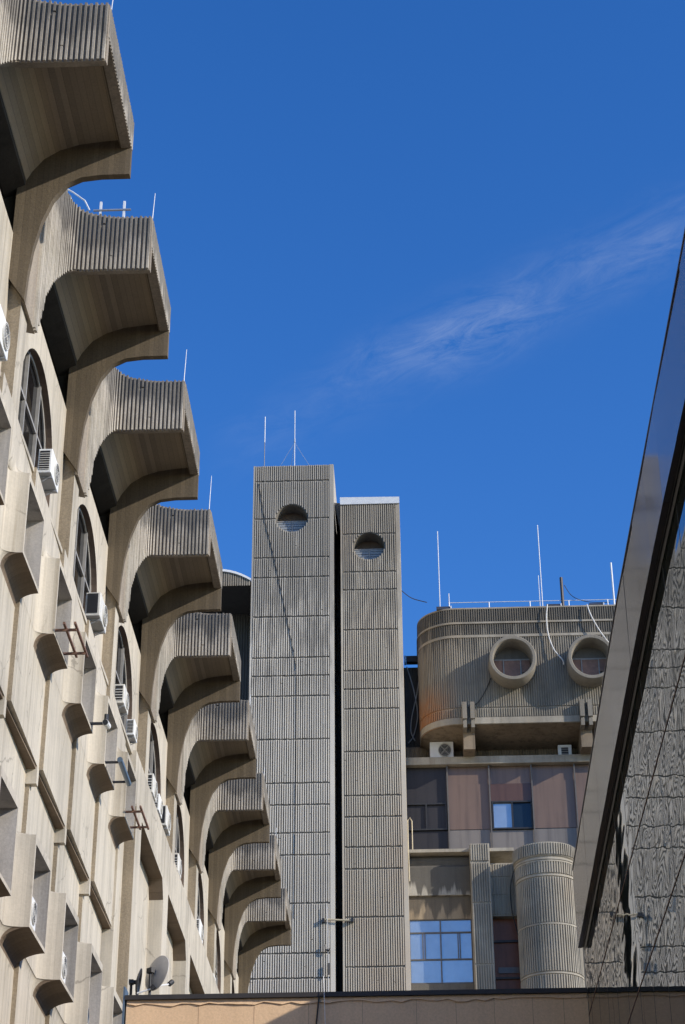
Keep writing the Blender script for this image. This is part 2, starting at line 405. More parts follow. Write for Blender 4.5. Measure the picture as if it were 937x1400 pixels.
# --- lower wall: sculpted window bays
P2 = PIT / 2
def window_bay(xlow, xhigh, xspan, xout, zbot, zc, zsill, ztop, zsp, zend, stub):
    """height-field wall bay: plan cove sweeping out to a box window, local y 0..P2, z absolute for its row"""
    w = MB(); yg = P2 - 1.0; ya_ = yg - .12
    ys = [0, .02, ya_] + [ya_ + (yg - ya_) * math.sin(math.pi / 2 * i / 14) for i in range(1, 15)] + [yg + .045, P2 - .03, P2]
    nco = 8
    zs = [zbot, (zbot + zc) / 2, zc] + [zc + (zsill - .045 - zc) * math.sin(math.pi / 2 * i / nco) for i in range(1, nco + 1)] + [zsill, zsp]
    zs += [ztop] + [ztop + (.16) * (1 - math.cos(math.pi / 2 * i / 6)) for i in range(1, 7)] + [ztop + .17, stub, zend]
    def cy(y):
        if y >= yg: return 1.0
        u = max(0, (y - ya_) / (yg - ya_)); return 1 - math.sqrt(max(0, 1 - u * u))
    def X(y, z):
        t = y / P2
        if z <= zc: q = 0; base = xlow
        elif z <= zsill:
            u = min(1, (z - zc) / (zsill - .045 - zc)); q = 1 - math.sqrt(max(0, 1 - u * u)); base = xlow + (xhigh - xlow) * q
        elif z <= ztop: q = 1; base = xhigh
        elif z <= ztop + .16:
            u = (z - ztop) / .16; v = 1 - math.sqrt(max(0, 1 - (1 - u) ** 2)); q = v; base = xspan + (xhigh - xspan) * v
        else: q = 0; base = xspan
        base -= .055 * t
        return base + (xout - base) * q * cy(y)
    n = len(zs); un = MB()
    grid = [[(X(y, z), y, z) for z in zs] for y in ys]
    hole0 = (yg + .045, P2 - .03)
    for i in range(len(ys) - 1):
        for j in range(n - 1):
            ym = (ys[i] + ys[i + 1]) / 2; zm = (zs[j] + zs[j + 1]) / 2
            if hole0[0] < ym < hole0[1] and zsill < zm < zsp: continue
            (un if zs[j] >= zc - 1e-6 and zs[j + 1] <= zsill - .04 and ys[i] >= yg - .02 else w).quad(grid[i][j], grid[i + 1][j], grid[i + 1][j + 1], grid[i][j + 1])
    st = MB()
    for row, dst in ((grid[0], st), (grid[-1], w)):
        for j in range(n - 1):
            a, b = row[j], row[j + 1]
            dst.quad(a, b, (-4.9, b[1], b[2]), (-4.9, a[1], a[2]))
    for i in range(len(ys) - 1):
        for j in (0, n - 1):
            a, b = grid[i][j], grid[i + 1][j]
            w.quad(a, b, (-4.9, b[1], b[2]), (-4.9, a[1], a[2]))
    # niche
    nm = MB(); a, b = hole0; xi = xout - .36
    nm.loft([[(xout - .002, y, z), (xi, y, z)] for y, z in ((a, zsill), (a, zsp), (b, zsp), (b, zsill), (a, zsill))])
    gl = MB(); gl.box(xi - .05, xi, a - .02, b + .02, zsill - .02, zsp + .02)
    fr = MB()
    for y0, y1 in ((a, a + .05), (b - .05, b), ((a + b) / 2 - .03, (a + b) / 2 + .03)): fr.box(xi + .002, xi + .06, y0, y1, zsill, zsp)
    for z0, z1 in ((zsill, zsill + .05), (zsp - .05, zsp)): fr.box(xi + .003, xi + .058, a + .051, b - .051, z0, z1)
    return w, nm, gl, fr, un, st
def bays(args, ks, y_first):
    w, nm, gl, fr, un, st = window_bay(*args)
    a = w.build('window_bay', 'cream', LB, smooth=28); b = nm.build('niche', 'reveal', a); c = gl.build('pane', 'glass', a); d = fr.build('window_frame', 'white', a); un.build('underside', 'underside', a, smooth=40); st.build('step_face', 'brown_side', a)
    for i, k in enumerate(ks):
        o = a if i == 0 else copy_tree(a, LB)
        place(o, y_first + P2 * k)
YB = 19.62 - P2                               # start of bay whose box ends at 19.62
bays((-4.50, -4.49, -4.44, -4.29, 8.97, 10.16, 10.38, 11.38, 11.30, 12.07, 11.75), range(-5, 5), YB)
bays((-4.58, -4.54, -4.63, -4.29, 5.2, 6.44, 6.68, 7.72, 7.62, 8.965, 8.15), range(-5, 5), YB - .1)
bays((-4.58, -4.54, -4.63, -4.29, 1.5, 2.76, 3.0, 4.04, 3.94, 5.195, 4.5), range(-5, 5), YB - .2)
# cornice blocks that break the ledge shadow at every bay
YS = YB + 5 * P2                              # end of the bays
lw = MB()
lw.box(-4.9, -4.52, YS, 28.42, 5.0, 12.06); lw.box(-4.9, -4.62, 6, 28.42, GZ, 5.0)
lw.box(-4.9, -4.5, 6, YB - 5 * P2, 1, 12.06)
for k in range(-4, 5): lw.box(-4.9, -4.545, YB + P2 * k - .13, YB + P2 * k - .02, 8.74, 8.962)
lb(lw, 'lower_wall', 'cream')
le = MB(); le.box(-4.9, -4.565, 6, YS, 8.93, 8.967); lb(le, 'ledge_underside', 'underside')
# strip above bays: cap of band
bd = MB(); bd.box(-5.0, -4.40, 28.42, YEND, 11.15, 12.065); bd.box(-5.0, -4.47, 6, 28.42, 12.0, 12.062)
lb(bd, 'band', 'cream_band')
# tall chamfered recesses beyond the bays
def tall_recess(y0, y1, yr0, yr1):
    w = MB(); xf, xb = -4.35, -4.60; zt_, ch = 11.08, .32
    w.box(-4.9, xf, y0, yr0, GZ, 11.149); w.box(-4.9, xf, yr1, y1, GZ, 11.149)
    # lintel with chamfered far corner
    prof = [(yr0, 11.149), (yr0, zt_), (yr1 - .22, zt_), (yr1, zt_ - ch), (yr1, 11.149)]
    w.loft([[(xf, y, z) for y, z in prof], [(xb - .1, y, z) for y, z in prof]], close=True, caps=True)
    cu.loft([[(xf - .004, y, z) for y, z in ((yr0 + .003, zt_ - .004), (yr1 - .222, zt_ - .004), (yr1 - .004, zt_ - ch - .002))], [(xb - .0, y, z) for y, z in ((yr0 + .003, zt_ - .004), (yr1 - .222, zt_ - .004), (yr1 - .004, zt_ - ch - .002))]])
    w.box(-4.9, xb, yr0, yr1, GZ, 11.1)
    return w
yy = 28.425
tr = MB(); cu = MB()
for k in range(6):
    t = tall_recess(yy, yy + 3.6, yy + .62, yy + 3.58 if k < 99 else 0)
    for f in t.f: pass
    tr.add(t.v, t.f); yy += 3.601
lb(tr, 'recessed_wall', 'cream')
sf = MB(); sf.box(-4.53, -4.352, 28.414, 28.424, 4, 11.1); lb(sf, 'step_face', 'brown_side'); lb(cu, 'chamfer_lining', 'underside')

# ================================================================== AIR CONDITIONERS
def make_ac(name, body='white', vent='dirty_white', gh=.053, mounted=True):
    """outdoor unit; local: fan front looks to +X, base at z=0, centre at y=0"""
    e = empty(name)
    b = MB(); W, D, H = .78, .30, .56
    b.box(0, D, -W / 2, W / 2, 0, H)
    o = b.build('body', body, e)
    bev = o.modifiers.new('bevel', 'BEVEL'); bev.width = .018; bev.segments = 2
    f = MB(); cy, cz, r = .1, H / 2, .225
    n = 28
    ring = lambda rr, x: [(x, cy + rr * math.cos(2 * math.pi * i / n), cz + rr * math.sin(2 * math.pi * i / n)) for i in range(n)]
    f.loft([ring(r, D + .002), ring(r * .98, D + .03), ring(r * .9, D + .03), ring(r * .9, D + .004)], True)
    for q in (.25, .45, .65, .82): f.loft([ring(r * q, D + .02), ring(r * q, D + .028), ring(r * q - .006, D + .028), ring(r * q - .006, D + .02)], True)
    for a in range(4): f.tube([(D + .022, cy, cz), (D + .022, cy + r * math.cos(a * 1.57 + .78), cz + r * math.sin(a * 1.57 + .78))], .006, 5)
    f.build('fan_grille', 'dirty_white', e)
    h = MB(); h.loft([ring(r * .9, D + .003), [(D + .003, cy, cz)] * n], True); h.build('fan_opening', 'black', e)
    l = MB(); l.box(.04, D - .05, -W / 2 - .006, -W / 2 - .001, .07, H - .05)
    lo = l.build('side_vent', 'black', e)
    s = MB()
    for i in range(int(.47 / gh)): s.box(.04, D - .05, -W / 2 - .014, -W / 2 - .004, .07 + i * gh, .07 + i * gh + .014)
    s.build('vent_slats', vent, lo)
    hz = MB()
    if mounted: hz.tube([(.05, W * .3, .1), (-.03, W * .36, -.02), (.0, W * .40, -.16), (.06, W * .36, -.3), (.03, W * .30, -.42)], .013, 6)
    if mounted: hz.build('hose', 'dirty_white', e)
    for y in ((-W * .32, W * .32) if mounted else ()):
        u = MB(); u.box(-.1, D, y - .02, y + .02, -.045, -.004); u.tube([(-.1, y, -.2), (D * .85, y, -.03)], .014, 6)
        u.build('bracket', 'steel', e)
    return e
ac0 = make_ac('air_conditioner'); ac1 = make_ac('air_conditioner', 'dirty_white', 'dark_metal', .026); ac2 = make_ac('air_conditioner', 'dirty_white', 'white', .08)
VAR = [ac0, ac0, ac1, ac2, ac0, ac2, ac0, ac1, ac2, ac0, ac2]; used_ac = set()
ACS = [  # x, y of the near side, z, scale, label
 (-4.78, 17.55, 12.6, 1.2, 'large white air conditioner at the left picture edge, nearest of the wall units'),
 (-4.83, 21.40, 13.06, 1.05, 'white air conditioner under the nearest fully visible arched window'),
 (-4.83, 25.44, 12.98, 1.2, 'white air conditioner with dark side grille under the second visible arched window'),
 (-4.83, 28.48, 12.92, .95, 'upper white unit of the stepped pair below the third visible arched window'),
 (-4.83, 29.89, 12.98, .85, 'lower white unit of the stepped pair below the third visible arched window'),
 (-4.83, 32.15, 12.82, 1.15, 'slatted white air conditioner under the fourth arched window, first of three in line'),
 (-4.83, 33.2, 12.88, .9, 'white air conditioner in the middle of the three in line under the fourth window'),
 (-4.83, 34.13, 12.93, 1.15, 'grey-sided air conditioner, last of the three in line under the fourth window'),
 (-4.83, 36.35, 12.81, 1.0, 'white air conditioner alone under the fifth arched window, beside the pier'),
 (-4.83, 40.28, 12.70, 1.15, 'white slatted air conditioner alone under the sixth arched window'),
 (-4.83, 43.54, 12.48, 1.0, 'small far air conditioner just above the tan wall, farthest on the cream facade'),
]
for i, (x, y, z, sc, lab) in enumerate(ACS):
    src = VAR[i]; o = src if src.name not in used_ac else copy_tree(src); used_ac.add(src.name)
    sc *= .6; o.location = (x, y + .39 * sc, z); o.scale = (sc * random.uniform(.9, 1.1), sc * random.uniform(.95, 1.15), sc * random.uniform(.95, 1.1))
    tag(o, lab, 'air conditioner', 'air conditioners along the arched windows')
# units tucked inside box windows
acn = make_ac('air_conditioner', 'white', 'dark_metal', .04, False); first_n = True
for (x, y, z, sc, lab) in ((-4.52, YB - .1 + P2 + 1.42, 6.76, .80, 'white slatted air conditioner tucked inside the box window at the lower left'),
                           (-4.52, YB - .1 + 2 * P2 + 1.42, 6.74, .82, 'dark-sided air conditioner filling the second box window of the lower row'),
                           (-4.54, YB - .1 + 3 * P2 + 1.45, 6.72, .72, 'pale air conditioner low in the third box window of the lower row')):
    o = acn if first_n else copy_tree(acn); first_n = False
    o.location = (x, y, z); o.scale = (sc * .75,) * 3
    tag(o, lab, 'air conditioner', 'air conditioners inside the lower box windows')

# ================================================================== RACKS, LAMP, DISHES ON THE LEFT FACADE
def rack(y, z, w, L, mat, lab, bars=(.55, 1.0), rail=.014):
    t = empty('wall_rack', (-4.33, y, z))
    for yy_ in (.06, w):
        a = MB(); a.box(0, L, yy_ - .014, yy_ + .014, -.014, .014); a.build('arm', mat, t)
    for q in bars:
        b = MB(); b.box(L * q - rail, L * q + rail, -.08, w + .16, .015, .015 + 2 * rail); b.build('bar', mat, t)
    return t
yk = lambda k: YB + P2 * k + (P2 - 1.0)
tag(rack(yk(1) + .02, 10.42, .72, .30, 'rust', ''), 'rusty two-bar rack sticking out below the second box window', 'rack', 'racks on the box windows')
tag(rack(yk(4) + .02, 10.44, .72, .28, 'rust', ''), 'rusty two-bar rack on the last box window of the upper row', 'rack', 'racks on the box windows')
t = rack(yk(3) + .1, 10.42, .80, .27, 'black', '', bars=())
bs = MB(); bs.tube([(.25, -.04, .0), (.25, .88, .0)], .04, 10); bs.build('roller', 'bluegrey', t)
tag(t, 'black frame holding a blue-grey roller on the fourth box window', 'rack', 'racks on the box windows')
t = empty('wall_camera', (-4.33, yk(2) + .86, 10.42))
a = MB(); a.box(0, .24, -.016, .016, -.016, .016); a.build('arm', 'black', t)
a = MB(); a.tube([(.25, -.10, -.03), (.25, .10, -.0)], .045, 12); a.build('housing', 'white', t)
a = MB(); a.tube([(.25, -.13, -.034), (.25, -.098, -.03)], .036, 12); a.build('lens', 'black', t)
a = MB(); a.tube([(.24, .0, .04), (.24, .0, .13)], .03, 8); a.build('mount', 'black', t)
tag(t, 'white camera on a black arm beside the third box window', 'camera')

def dish(loc, r, rz, tilt, lab, mat='dish'):
    t = empty('satellite_dish', loc, rz)
    n, k = 36, 8; d = MB()
    rings = []
    for i in range(k + 1):
        q = i / k; rings.append([(r * q * math.cos(2 * math.pi * j / n), r * .22 * (q * q), r * 1.1 * q * math.sin(2 * math.pi * j / n)) for j in range(n)])
    for i in range(k, -1, -1):
        q = i / k; rings.append([(r * 1.0 * q * math.cos(2 * math.pi * j / n), r * .22 * q * q + .012, r * 1.1 * q * math.sin(2 * math.pi * j / n)) for j in range(n)])
    d.loft(rings, True); o = d.build('reflector', mat, t, smooth=40); o.rotation_euler = (R_(tilt), 0, 0); o.location = (0, 0, r * 1.25)
    m = MB(); m.tube([(0, -.06, -1.2), (0, -.06, r * 1.25)], .018, 8); m.tube([(0, -.06, r * 1.25), (0, 0, r * 1.25)], .03, 8); m.box(-.05, .05, -.09, -.03, r * 1.1, r * 1.4)
    m.build('mast', 'black', t)
    l = MB(); l.tube([(0, .0, r * .35), (0, r * 1.25, r * .75)], .012, 6); l.build('feed_arm', 'white', t)
    h = MB(); h.tube([(0, r * 1.2, r * .73), (0, r * 1.45, r * .95)], .035, 8); h.build('feed_horn', 'black', t)
    return tag(t, lab, 'satellite dish')
dish((-3.44, 24.72, 7.05), .225, R_(-42), -12, 'round grey satellite dish behind the tan wall, its back to the viewer')
dish((-3.66, 24.62, 6.95), .17, R_(-86), -8, 'thin satellite dish seen edge-on in the corner of the tan wall', 'dark_metal')

# ================================================================== ROOF ITEMS OF THE LEFT BUILDING
LABA = ['thin white lightning rod on the nearest canopy, at the top of the picture', 'thin white lightning rod on the second canopy from the top',
        'thin white lightning rod on the third canopy from the top', 'thin white lightning rod on the fourth canopy from the top',
        'short white lightning rod on the sixth canopy from the top', 'short white lightning rod on the seventh canopy from the top',
        'short white lightning rod on the eighth canopy from the top']
for i, (n, h) in enumerate(((1, .9), (2, .95), (3, 1.05), (4, 1.1), (6, .75), (7, .7), (8, .7))):
    r = MB(); yb_ = YN[n] + (.55 if n < 5 else 1.2)
    r.tube([(-3.53, yb_, 16.98), (-3.52, yb_, 16.98 + h * .5), (-3.50, yb_, 16.98 + h)], [.010, .008, .005], 6)
    tag(r.build('lightning_rod', 'white_pole'), LABA[i], 'lightning rod', 'lightning rods on the canopies')
t = empty('roof_railing', (-4.36, 21.38, 16.97))
for x in (0.12, .46):
    a = MB(); a.box(x - .016, x + .016, -.016, .016, -.05, .64); a.build('post', 'white_pole', t)
a = MB(); a.tube([(-.5, 0, .98), (-.3, 0, .84), (-.12, 0, .68), (-.04, 0, .5)], .012, 8); a.build('handrail', 'white_pole', t)
a = MB(); a.tube([(-.52, .02, .9), (-.34, .02, .78), (-.3, .02, .6)], .012, 8); a.build('handrail', 'white_pole', t)
a = MB(); a.box(.02, .56, -.03, .0, .47, .49); a.build('rail', 'steel', t)
tag(t, 'white curved handrail and posts on top of the second canopy', 'railing')

# ================================================================== TOWERS
YT = 74.0
def tower(name, x0, x1, ztop, depth, joints, port, mat, lab, cap):
    t = empty(name, ((x0 + x1) / 2 * S, YT * S, GZ)); pinv = Matrix.Translation(t.location).inverted()
    def part(mb, nm, mt, parent=t, smooth=0):
        o = mb.build(nm, mt, parent, smooth=smooth)
        if parent is t: o.matrix_parent_inverse = pinv
        return o
    px, pz, pr = port; zb_ = GZ / S
    # shaft with a real round hole in its front
    w = MB(S); n = 48
    y = YT
    x_l, x_r, z_l, z_h = px - pr * 1.25, px + pr * 1.25, pz - pr * 1.25, pz + pr * 1.25
    w.quad((x0, y, zb_), (x1, y, zb_), (x1, y, z_l), (x0, y, z_l)); w.quad((x0, y, z_h), (x1, y, z_h), (x1, y, ztop), (x0, y, ztop))
    w.quad((x0, y, z_l), (x_l, y, z_l), (x_l, y, z_h), (x0, y, z_h)); w.quad((x_r, y, z_l), (x1, y, z_l), (x1, y, z_h), (x_r, y, z_h))
    outer = []; inner = []
    for i in range(n):
        a = 2 * math.pi * (i + .5) / n; c, s_ = math.cos(a), math.sin(a); m_ = max(abs(c), abs(s_))
        inner.append((px + pr * c, y, pz + pr * s_)); outer.append((px + pr * 1.25 * c / m_, y, pz + pr * 1.25 * s_ / m_))
    w.loft([outer, inner, [(a, y + .75, c) for a, _, c in inner]], True)
    d = depth
    w.quad((x1, y, zb_), (x1, y + d, zb_), (x1, y + d, ztop), (x1, y, ztop)); w.quad((x0, y, zb_), (x0, y + d, zb_), (x0, y + d, ztop), (x0, y, ztop))
    w.quad((x0, y + d, zb_), (x1, y + d, zb_), (x1, y + d, ztop), (x0, y + d, ztop)); w.quad((x0, y, ztop), (x1, y, ztop), (x1, y + d, ztop), (x0, y + d, ztop))
    part(w, 'shaft', M['joint'])
    # smooth margins, ribbed panels
    mg = .17
    e = MB(S); e.box(x0 - .006, x0 + mg * .45, y - .045, y + .3, zb_, ztop + .004); e.box(x1 - mg, x1 + .02, y - .045, y + d - .01, zb_, ztop + .004)
    part(e, 'edge_strip', mat)
    r = MB(S); js = [ztop + .02] + joints + [zb_]
    pitch = .096
    path = [(x0 + mg * .5, y), (x1 - mg - .01, y)]
    L = path[1][0] - path[0][0]; nr = int(round(L / pitch)); pt = L / nr
    for za, zb2 in zip(js, js[1:]):
        z1, z0 = za - .035, zb2 + .035
        for i in range(nr):
            xa, xb = path[0][0] + i * pt, path[0][0] + (i + 1) * pt; xc = (xa + xb) / 2
            segs = [(z0, z1)]
            if abs(xc - px) < pr + .02:
                hh = math.sqrt(max(0, (pr + .02) ** 2 - (xc - px) ** 2)); segs = []
                for a, b in ((z0, min(z1, pz - hh)), (max(z0, pz + hh), z1)):
                    if b - a > .03: segs.append((a, b))
            for a, b in segs:
                r.ribs([(xa, y), (xb, y)], a + random.uniform(-.014, .012), b + random.uniform(-.012, .014), pt, .06, .60, chip=.05)
    part(r, 'ribbed_panel', mat)
    # window deep in the round hole
    g = MB(S); g.box(px - pr - .05, px + pr + .05, y + .78, y + .82, pz - pr - .1, pz + pr + .1)
    pane = part(g, 'round_window', 'brown_reveal')
    b = MB(S)
    for i in range(5): b.box(px - math.sqrt(max(.01, pr ** 2 - (pr - .15 - i * .13) ** 2)), px + math.sqrt(max(.01, pr ** 2 - (pr - .15 - i * .13) ** 2)), y + .38, y + .41, pz - pr + .10 + i * .13, pz - pr + .205 + i * .13)
    o = part(b, 'louvre', 'louvre', pane)
    b = MB(S); b.box(px - .03, px + .03, y + .35, y + .378, pz - pr, pz + .04); b.box(px - pr, px + pr, y + .36, y + .774, pz + .02, pz + .07)
    part(b, 'frame', 'frame_grey', pane)
    if cap:
        c = MB(S)
        c.loft([[(x0 - .02, y - .10, ztop - .05), (x1 + .02, y - .10, ztop - .05), (x1 + .02, y - .14, ztop + .26), (x0 - .02, y - .14, ztop + .30)],
                [(x0 - .02, y + d, ztop - .05), (x1 + .02, y + d, ztop - .05), (x1 + .02, y + d, ztop + .26), (x0 - .02, y + d, ztop + .30)]], True, True)
        part(c, 'metal_cap', 'white_pole')
        c = MB(S); c.add([(x0 - .02, y + .3, ztop + .05), (x0 - .3, y + .3, ztop + .28), (x0 - .02, y + .3, ztop + .25), (x0 - .02, y + .3, ztop - 1.2),
                          (x0 - .02, y + d, ztop + .05), (x0 - .3, y + d, ztop + .28), (x0 - .02, y + d, ztop + .25), (x0 - .02, y + d, ztop - 1.2)],
                         [(1, 2, 3), (5, 7, 6), (1, 3, 7, 5), (1, 5, 6, 2)])
        part(c, 'eave', 'far_dark')
    return tag(t, lab, 'tower')
J1 = [44.42, 42.46, 40.47, 39.48, 37.53, 35.55, 34.69, 33.74, 31.75, 29.78, 28.82, 27.6, 26.65, 24.62, 22.57, 21.57, 19.6, 17.6]
J2 = [41.58, 39.66, 38.77, 36.82, 34.86, 34.0, 33.08, 31.13, 29.17, 28.24, 26.94, 26.01, 24.0, 21.98, 19.6, 17.6]
tower('ribbed_tower', -6.75, -3.13, 45.25, 4.0, J1, (-4.99, 42.49, .70), M['tower_grey'], 'taller grey ribbed concrete tower with a round opening near its top', False)
tower('ribbed_tower', -2.80, -.17, 43.14, 5.0, J2, (-1.54, 40.96, .68), M['tower_warm'], 'shorter warm-grey ribbed concrete tower with a pale metal cap', True)
# link wall between the towers
lk = MB(S); lk.box(-3.2, -2.7, 77.2, 77.8, GZ / S, 44.2)
lko = lk.build('link_wall', 'far_dark'); tag(lko, 'dark wall closing the slot between the two ribbed towers', 'wall')
lc = MB(S); lc.box(-3.25, -2.65, 77.1, 77.9, 44.2, 44.75); lc.build('coping', 'white_pole', lko)

def mast(name, x, y, z0, z1, r, lab, two=None, guys=False, group=None, mat='white_pole', cat='antenna'):
    t = empty(name, (x * S, y * S, z0 * S))
    a = MB(S); h = z1 - z0
    a.tube([(0, 0, -.1), (0, 0, h * (two or 1))], r, 8); a.build('pole', mat if not two else 'frame_grey', t) if two else a.build('pole', mat, t)
    if two:
        b = MB(S); b.tube([(0, 0, h * two), (0, 0, h)], r * 1.35, 8); b.build('upper_rod', 'white_pole', t)
    if guys:
        for dx, dy in ((-1.1, .2), (1.1, .2), (-.4, 1.2)):
            b = MB(S); b.tube([(0, 0, h * .52), (dx, dy, 0)], .008, 5); b.build('guy_wire', 'steel', t)
        b = MB(S); b.tube([(0, 0, h * .52), (0, 0, h * .58)], r * 2, 8); b.build('clamp', 'steel', t)
    return tag(t, lab, cat, group)
mast('antenna', -6.36, 75, 45.2, 48.6, .017, 'white-tipped antenna at the left corner of the taller tower', two=.58)
mast('antenna', -4.96, 75, 45.2, 48.9, .019, 'guyed white antenna at the middle of the taller tower', guys=True)

# dark line on the taller tower, drawn as a thin tube, and small fittings
cb_ = MB(S); cb_.tube([(-6.5, YT - .075, 44.3), (-6.2, YT - .075, 42.4), (-5.75, YT - .075, 40.4), (-5.2, YT - .075, 37.6), (-4.82, YT - .075, 35.6), (-4.72, YT - .075, 34.6), (-4.72, YT - .075, 30), (-4.74, YT - .075, 24)], .014, 6)
tag(cb_.build('cable', 'cable_black'), 'dark line slanting down the face of the taller tower', 'cable')  # thin tube for the dark line; shares the cables' name and material
t = empty('bracket_beam', (-2.97 * S, 73.85 * S, 23.85 * S))
a = MB(S); a.tube([(-.62, 0, .05), (.55, 0, -.02)], .034, 8); a.build('beam', 'yellowed', t)
for q in (-.61, .55):
    a = MB(S); a.box(q - .05, q + .05, -.06, .1, -.08, .08); a.build('stay', 'black', t)
tag(t, 'small yellowed beam bridging the slot between the towers', 'beam')
t = empty('drop_wire', (-3.42 * S, 73.8 * S, 20.4 * S))
a = MB(S); a.tube([(0, 0, 4.1), (.03, 0, 2.3), (.08, 0, -4)], .008, 6); a.build('wire', 'white_pole', t)
a = MB(S); a.tube([(-.08, 0, 2.45), (-.06, 0, 2.25), (.06, 0, 2.2), (.1, 0, 2.28)], .04, 6); a.build('hook', 'black', t)
a = MB(S); a.tube([(.05, 0, 1.7), (.05, 0, 1.25)], .05, 8); a.build('insulator', 'black', t)
tag(t, 'thin hanging wire with dark insulators in front of the taller tower', 'wire')

# rear building left of the towers
t = empty('rear_building', (-10 * S, 80 * S, GZ)); pinv = Matrix.Translation(t.location).inverted()
b = MB(S); b.box(-16, -6.3, 77, 90, GZ / S, 40.85)
o = b.build('wall', 'far_dark', t); o.matrix_parent_inverse = pinv
b = MB(S); b.ribs([(-15.9, 77), (-6.4, 77)], 15, 40.8, .12, .05, .6); o = b.build('ribbed_face', 'far_dark', t); o.matrix_parent_inverse = pinv
b = MB(S); pts = [(-12 + i * .25, 41.45 - .22 * max(0, -12 + i * .25 + 8.6) ** 2) for i in range(20)] + [(-7.06, 40.93)]
q = 74.0 / 77
b.loft([[(x * q, 74.0, 40.83 * q), (x * q, 74.0, max(40.87, z) * q), (x * q, 90, max(40.87, z) * q), (x * q, 90, 40.83 * q)] for x, z in pts], True, True)
o = b.build('roof_slab', 'far_dark', t, smooth=40); o.matrix_parent_inverse = pinv
b = MB(S); b.ribs([(-11.9 * q, 74.0), (-6.8, 74.0)], 40.70 * q, lambda x, y: max(40.87, 41.45 - .22 * max(0, x / q + 8.6) ** 2) * q - .01, .1, .05, .72)
o = b.build('curved_parapet', 'far', t, smooth=40); o.matrix_parent_inverse = pinv
b = MB(S); b.loft([[(x * q, 73.9, max(40.87, z) * q), (x * q, 73.9, max(40.87, z) * q + .11), (x * q, 74.3, max(40.87, z) * q + .11), (x * q, 74.3, max(40.87, z) * q)] for x, z in pts], True, True)
o = b.build('metal_edge', 'white', t, smooth=40); o.matrix_parent_inverse = pinv
tag(t, 'dark ribbed building with a curved white roof edge, seen left of the taller tower', 'building')

# ================================================================== FAR BUILDING WITH PORTHOLES
FB = empty('porthole_building', (5 * S, 80 * S, GZ)); finv = Matrix.Translation(FB.location).inverted()
tag(FB, 'grey ribbed concrete building with two round porthole windows and a ribbed drum', 'building')
def fb(mb, nm, mt, parent=FB, smooth=0):
    o = mb.build(nm, mt, parent, smooth=smooth)
    if parent is FB: o.matrix_parent_inverse = finv
    return o
ZG = GZ / S
def rounded(off=0.0, r=1.7, xr=12.0, y=78.0, x0=.58):
    p = [(x0 - off, 82.0), (x0 - off, y + r)]
    for i in range(1, 15):
        a = math.pi / 2 * i / 14; p.append((x0 + r - (r + off) * math.cos(a), y + r - (r + off) * math.sin(a)))
    p.append((xr, y - off)); return p
# outside on the right of travel: path runs towards -Y then +X -> outside is on the right (west, then south)
blk = MB(S); pth = rounded()
blk.loft([[(x, y, 34.0), (x, y, 39.7)] for x, y in pth])
back = [(12, 84), (.58, 84)]
blk.add([(x, y, 39.7) for x, y in pth + [(12, 84), (.58, 84)]], [tuple(range(len(pth) + 2))])
blk.quad((12, 78, 34), (12, 84, 34), (12, 84, 39.7), (12, 78, 39.7))
fb(blk, 'upper_block', 'far_rust', smooth=40)
rb = MB(S)
for z0, z1 in ((39.07, 39.72), (38.42, 38.95), (34.82, 38.26), (34.34, 34.76)):
    pp = rounded(.0)
    rb.ribs(pp, z0, z1, .105, .06, .60, start=2.2)
fb(rb, 'ribbed_face', 'far_rust')
lg = MB(S)
for z0, z1, of in ((38.96, 39.05, .09), (38.27, 38.40, .07), (34.02, 34.32, .06), (39.72, 39.79, .06)):
    lg.loft([[(x, y, z0), (x2, y2, z0), (x2, y2, z1), (x, y, z1)] for (x, y), (x2, y2) in zip(rounded(-.05), rounded(of))], True, True)
fb(lg, 'ledge', 'far', smooth=40)
# underside sloping back
us = MB(S); pp = rounded()
us.loft([[(x, y, 34.015), (max(x, .9), 80.4, 33.75)] for x, y in pp]); fb(us, 'underside', 'far_brown')
# portholes
def porthole(px, pz):
    n = 56; ro, ri = 1.06, .87; yf, yb_ = 77.0, 78.0
    a = MB(S); ring = lambda r, y: [(px + r * math.cos(2 * math.pi * i / n), y, pz + r * 1.04 * math.sin(2 * math.pi * i / n)) for i in range(n)]
    a.loft([ring(ro, yb_), ring(ro, yf + .05), ring(ro - .04, yf), ring(ri + .03, yf), ring(ri, yf + .04), ring(ri * .97, 77.90)], True)
    o = fb(a, 'porthole', 'ring', smooth=40)
    b = MB(S); b.loft([ring(ri * .98, 77.90), [(px, 77.90, pz)] * n], True); fb(b, 'back_plate', 'far_dark', o)
    b = MB(S); w = .36
    b.box(px - w, px + w, 77.83, 77.86, pz - .62, pz + .22); fb(b, 'pane', 'wood', o)
    b = MB(S)
    for x0, x1, z0, z1 in ((-w - .05, -w, -.66, .28), (w, w + .05, -.66, .28), (-w, w, .22, .28), (-w, w, -.66, -.62)): b.box(px + x0, px + x1, 77.80, 77.88, pz + z0, pz + z1)
    b.box(px - .84, px + .84, 77.86, 77.89, pz + .26, pz + .32)
    fb(b, 'frame', 'frame_grey', o)
    b = MB(S); b.box(px - .8, px - w - .06, 77.85, 77.88, pz - .35, pz + .25); b.box(px + w + .06, px + .8, 77.85, 77.88, pz - .35, pz + .25); fb(b, 'side_panel', 'wood', o)
porthole(4.74, 36.78); porthole(8.24, 36.75)
# brackets
for bx in (2.42, 7.62):
    b = MB(S); b.box(bx + .02, bx + .53, 78.3, 80.2, 32.96, 33.99); br = fb(b, 'bracket', 'far_brown')
    for d in (0, .35):
        b = MB(S); b.box(bx + d, bx + d + .2, 77.62, 77.99, 34.15, 34.95); b.box(bx + d + .02, bx + d + .18, 77.7, 78.4, 33.75, 34.14); fb(b, 'fin', 'ring', br)
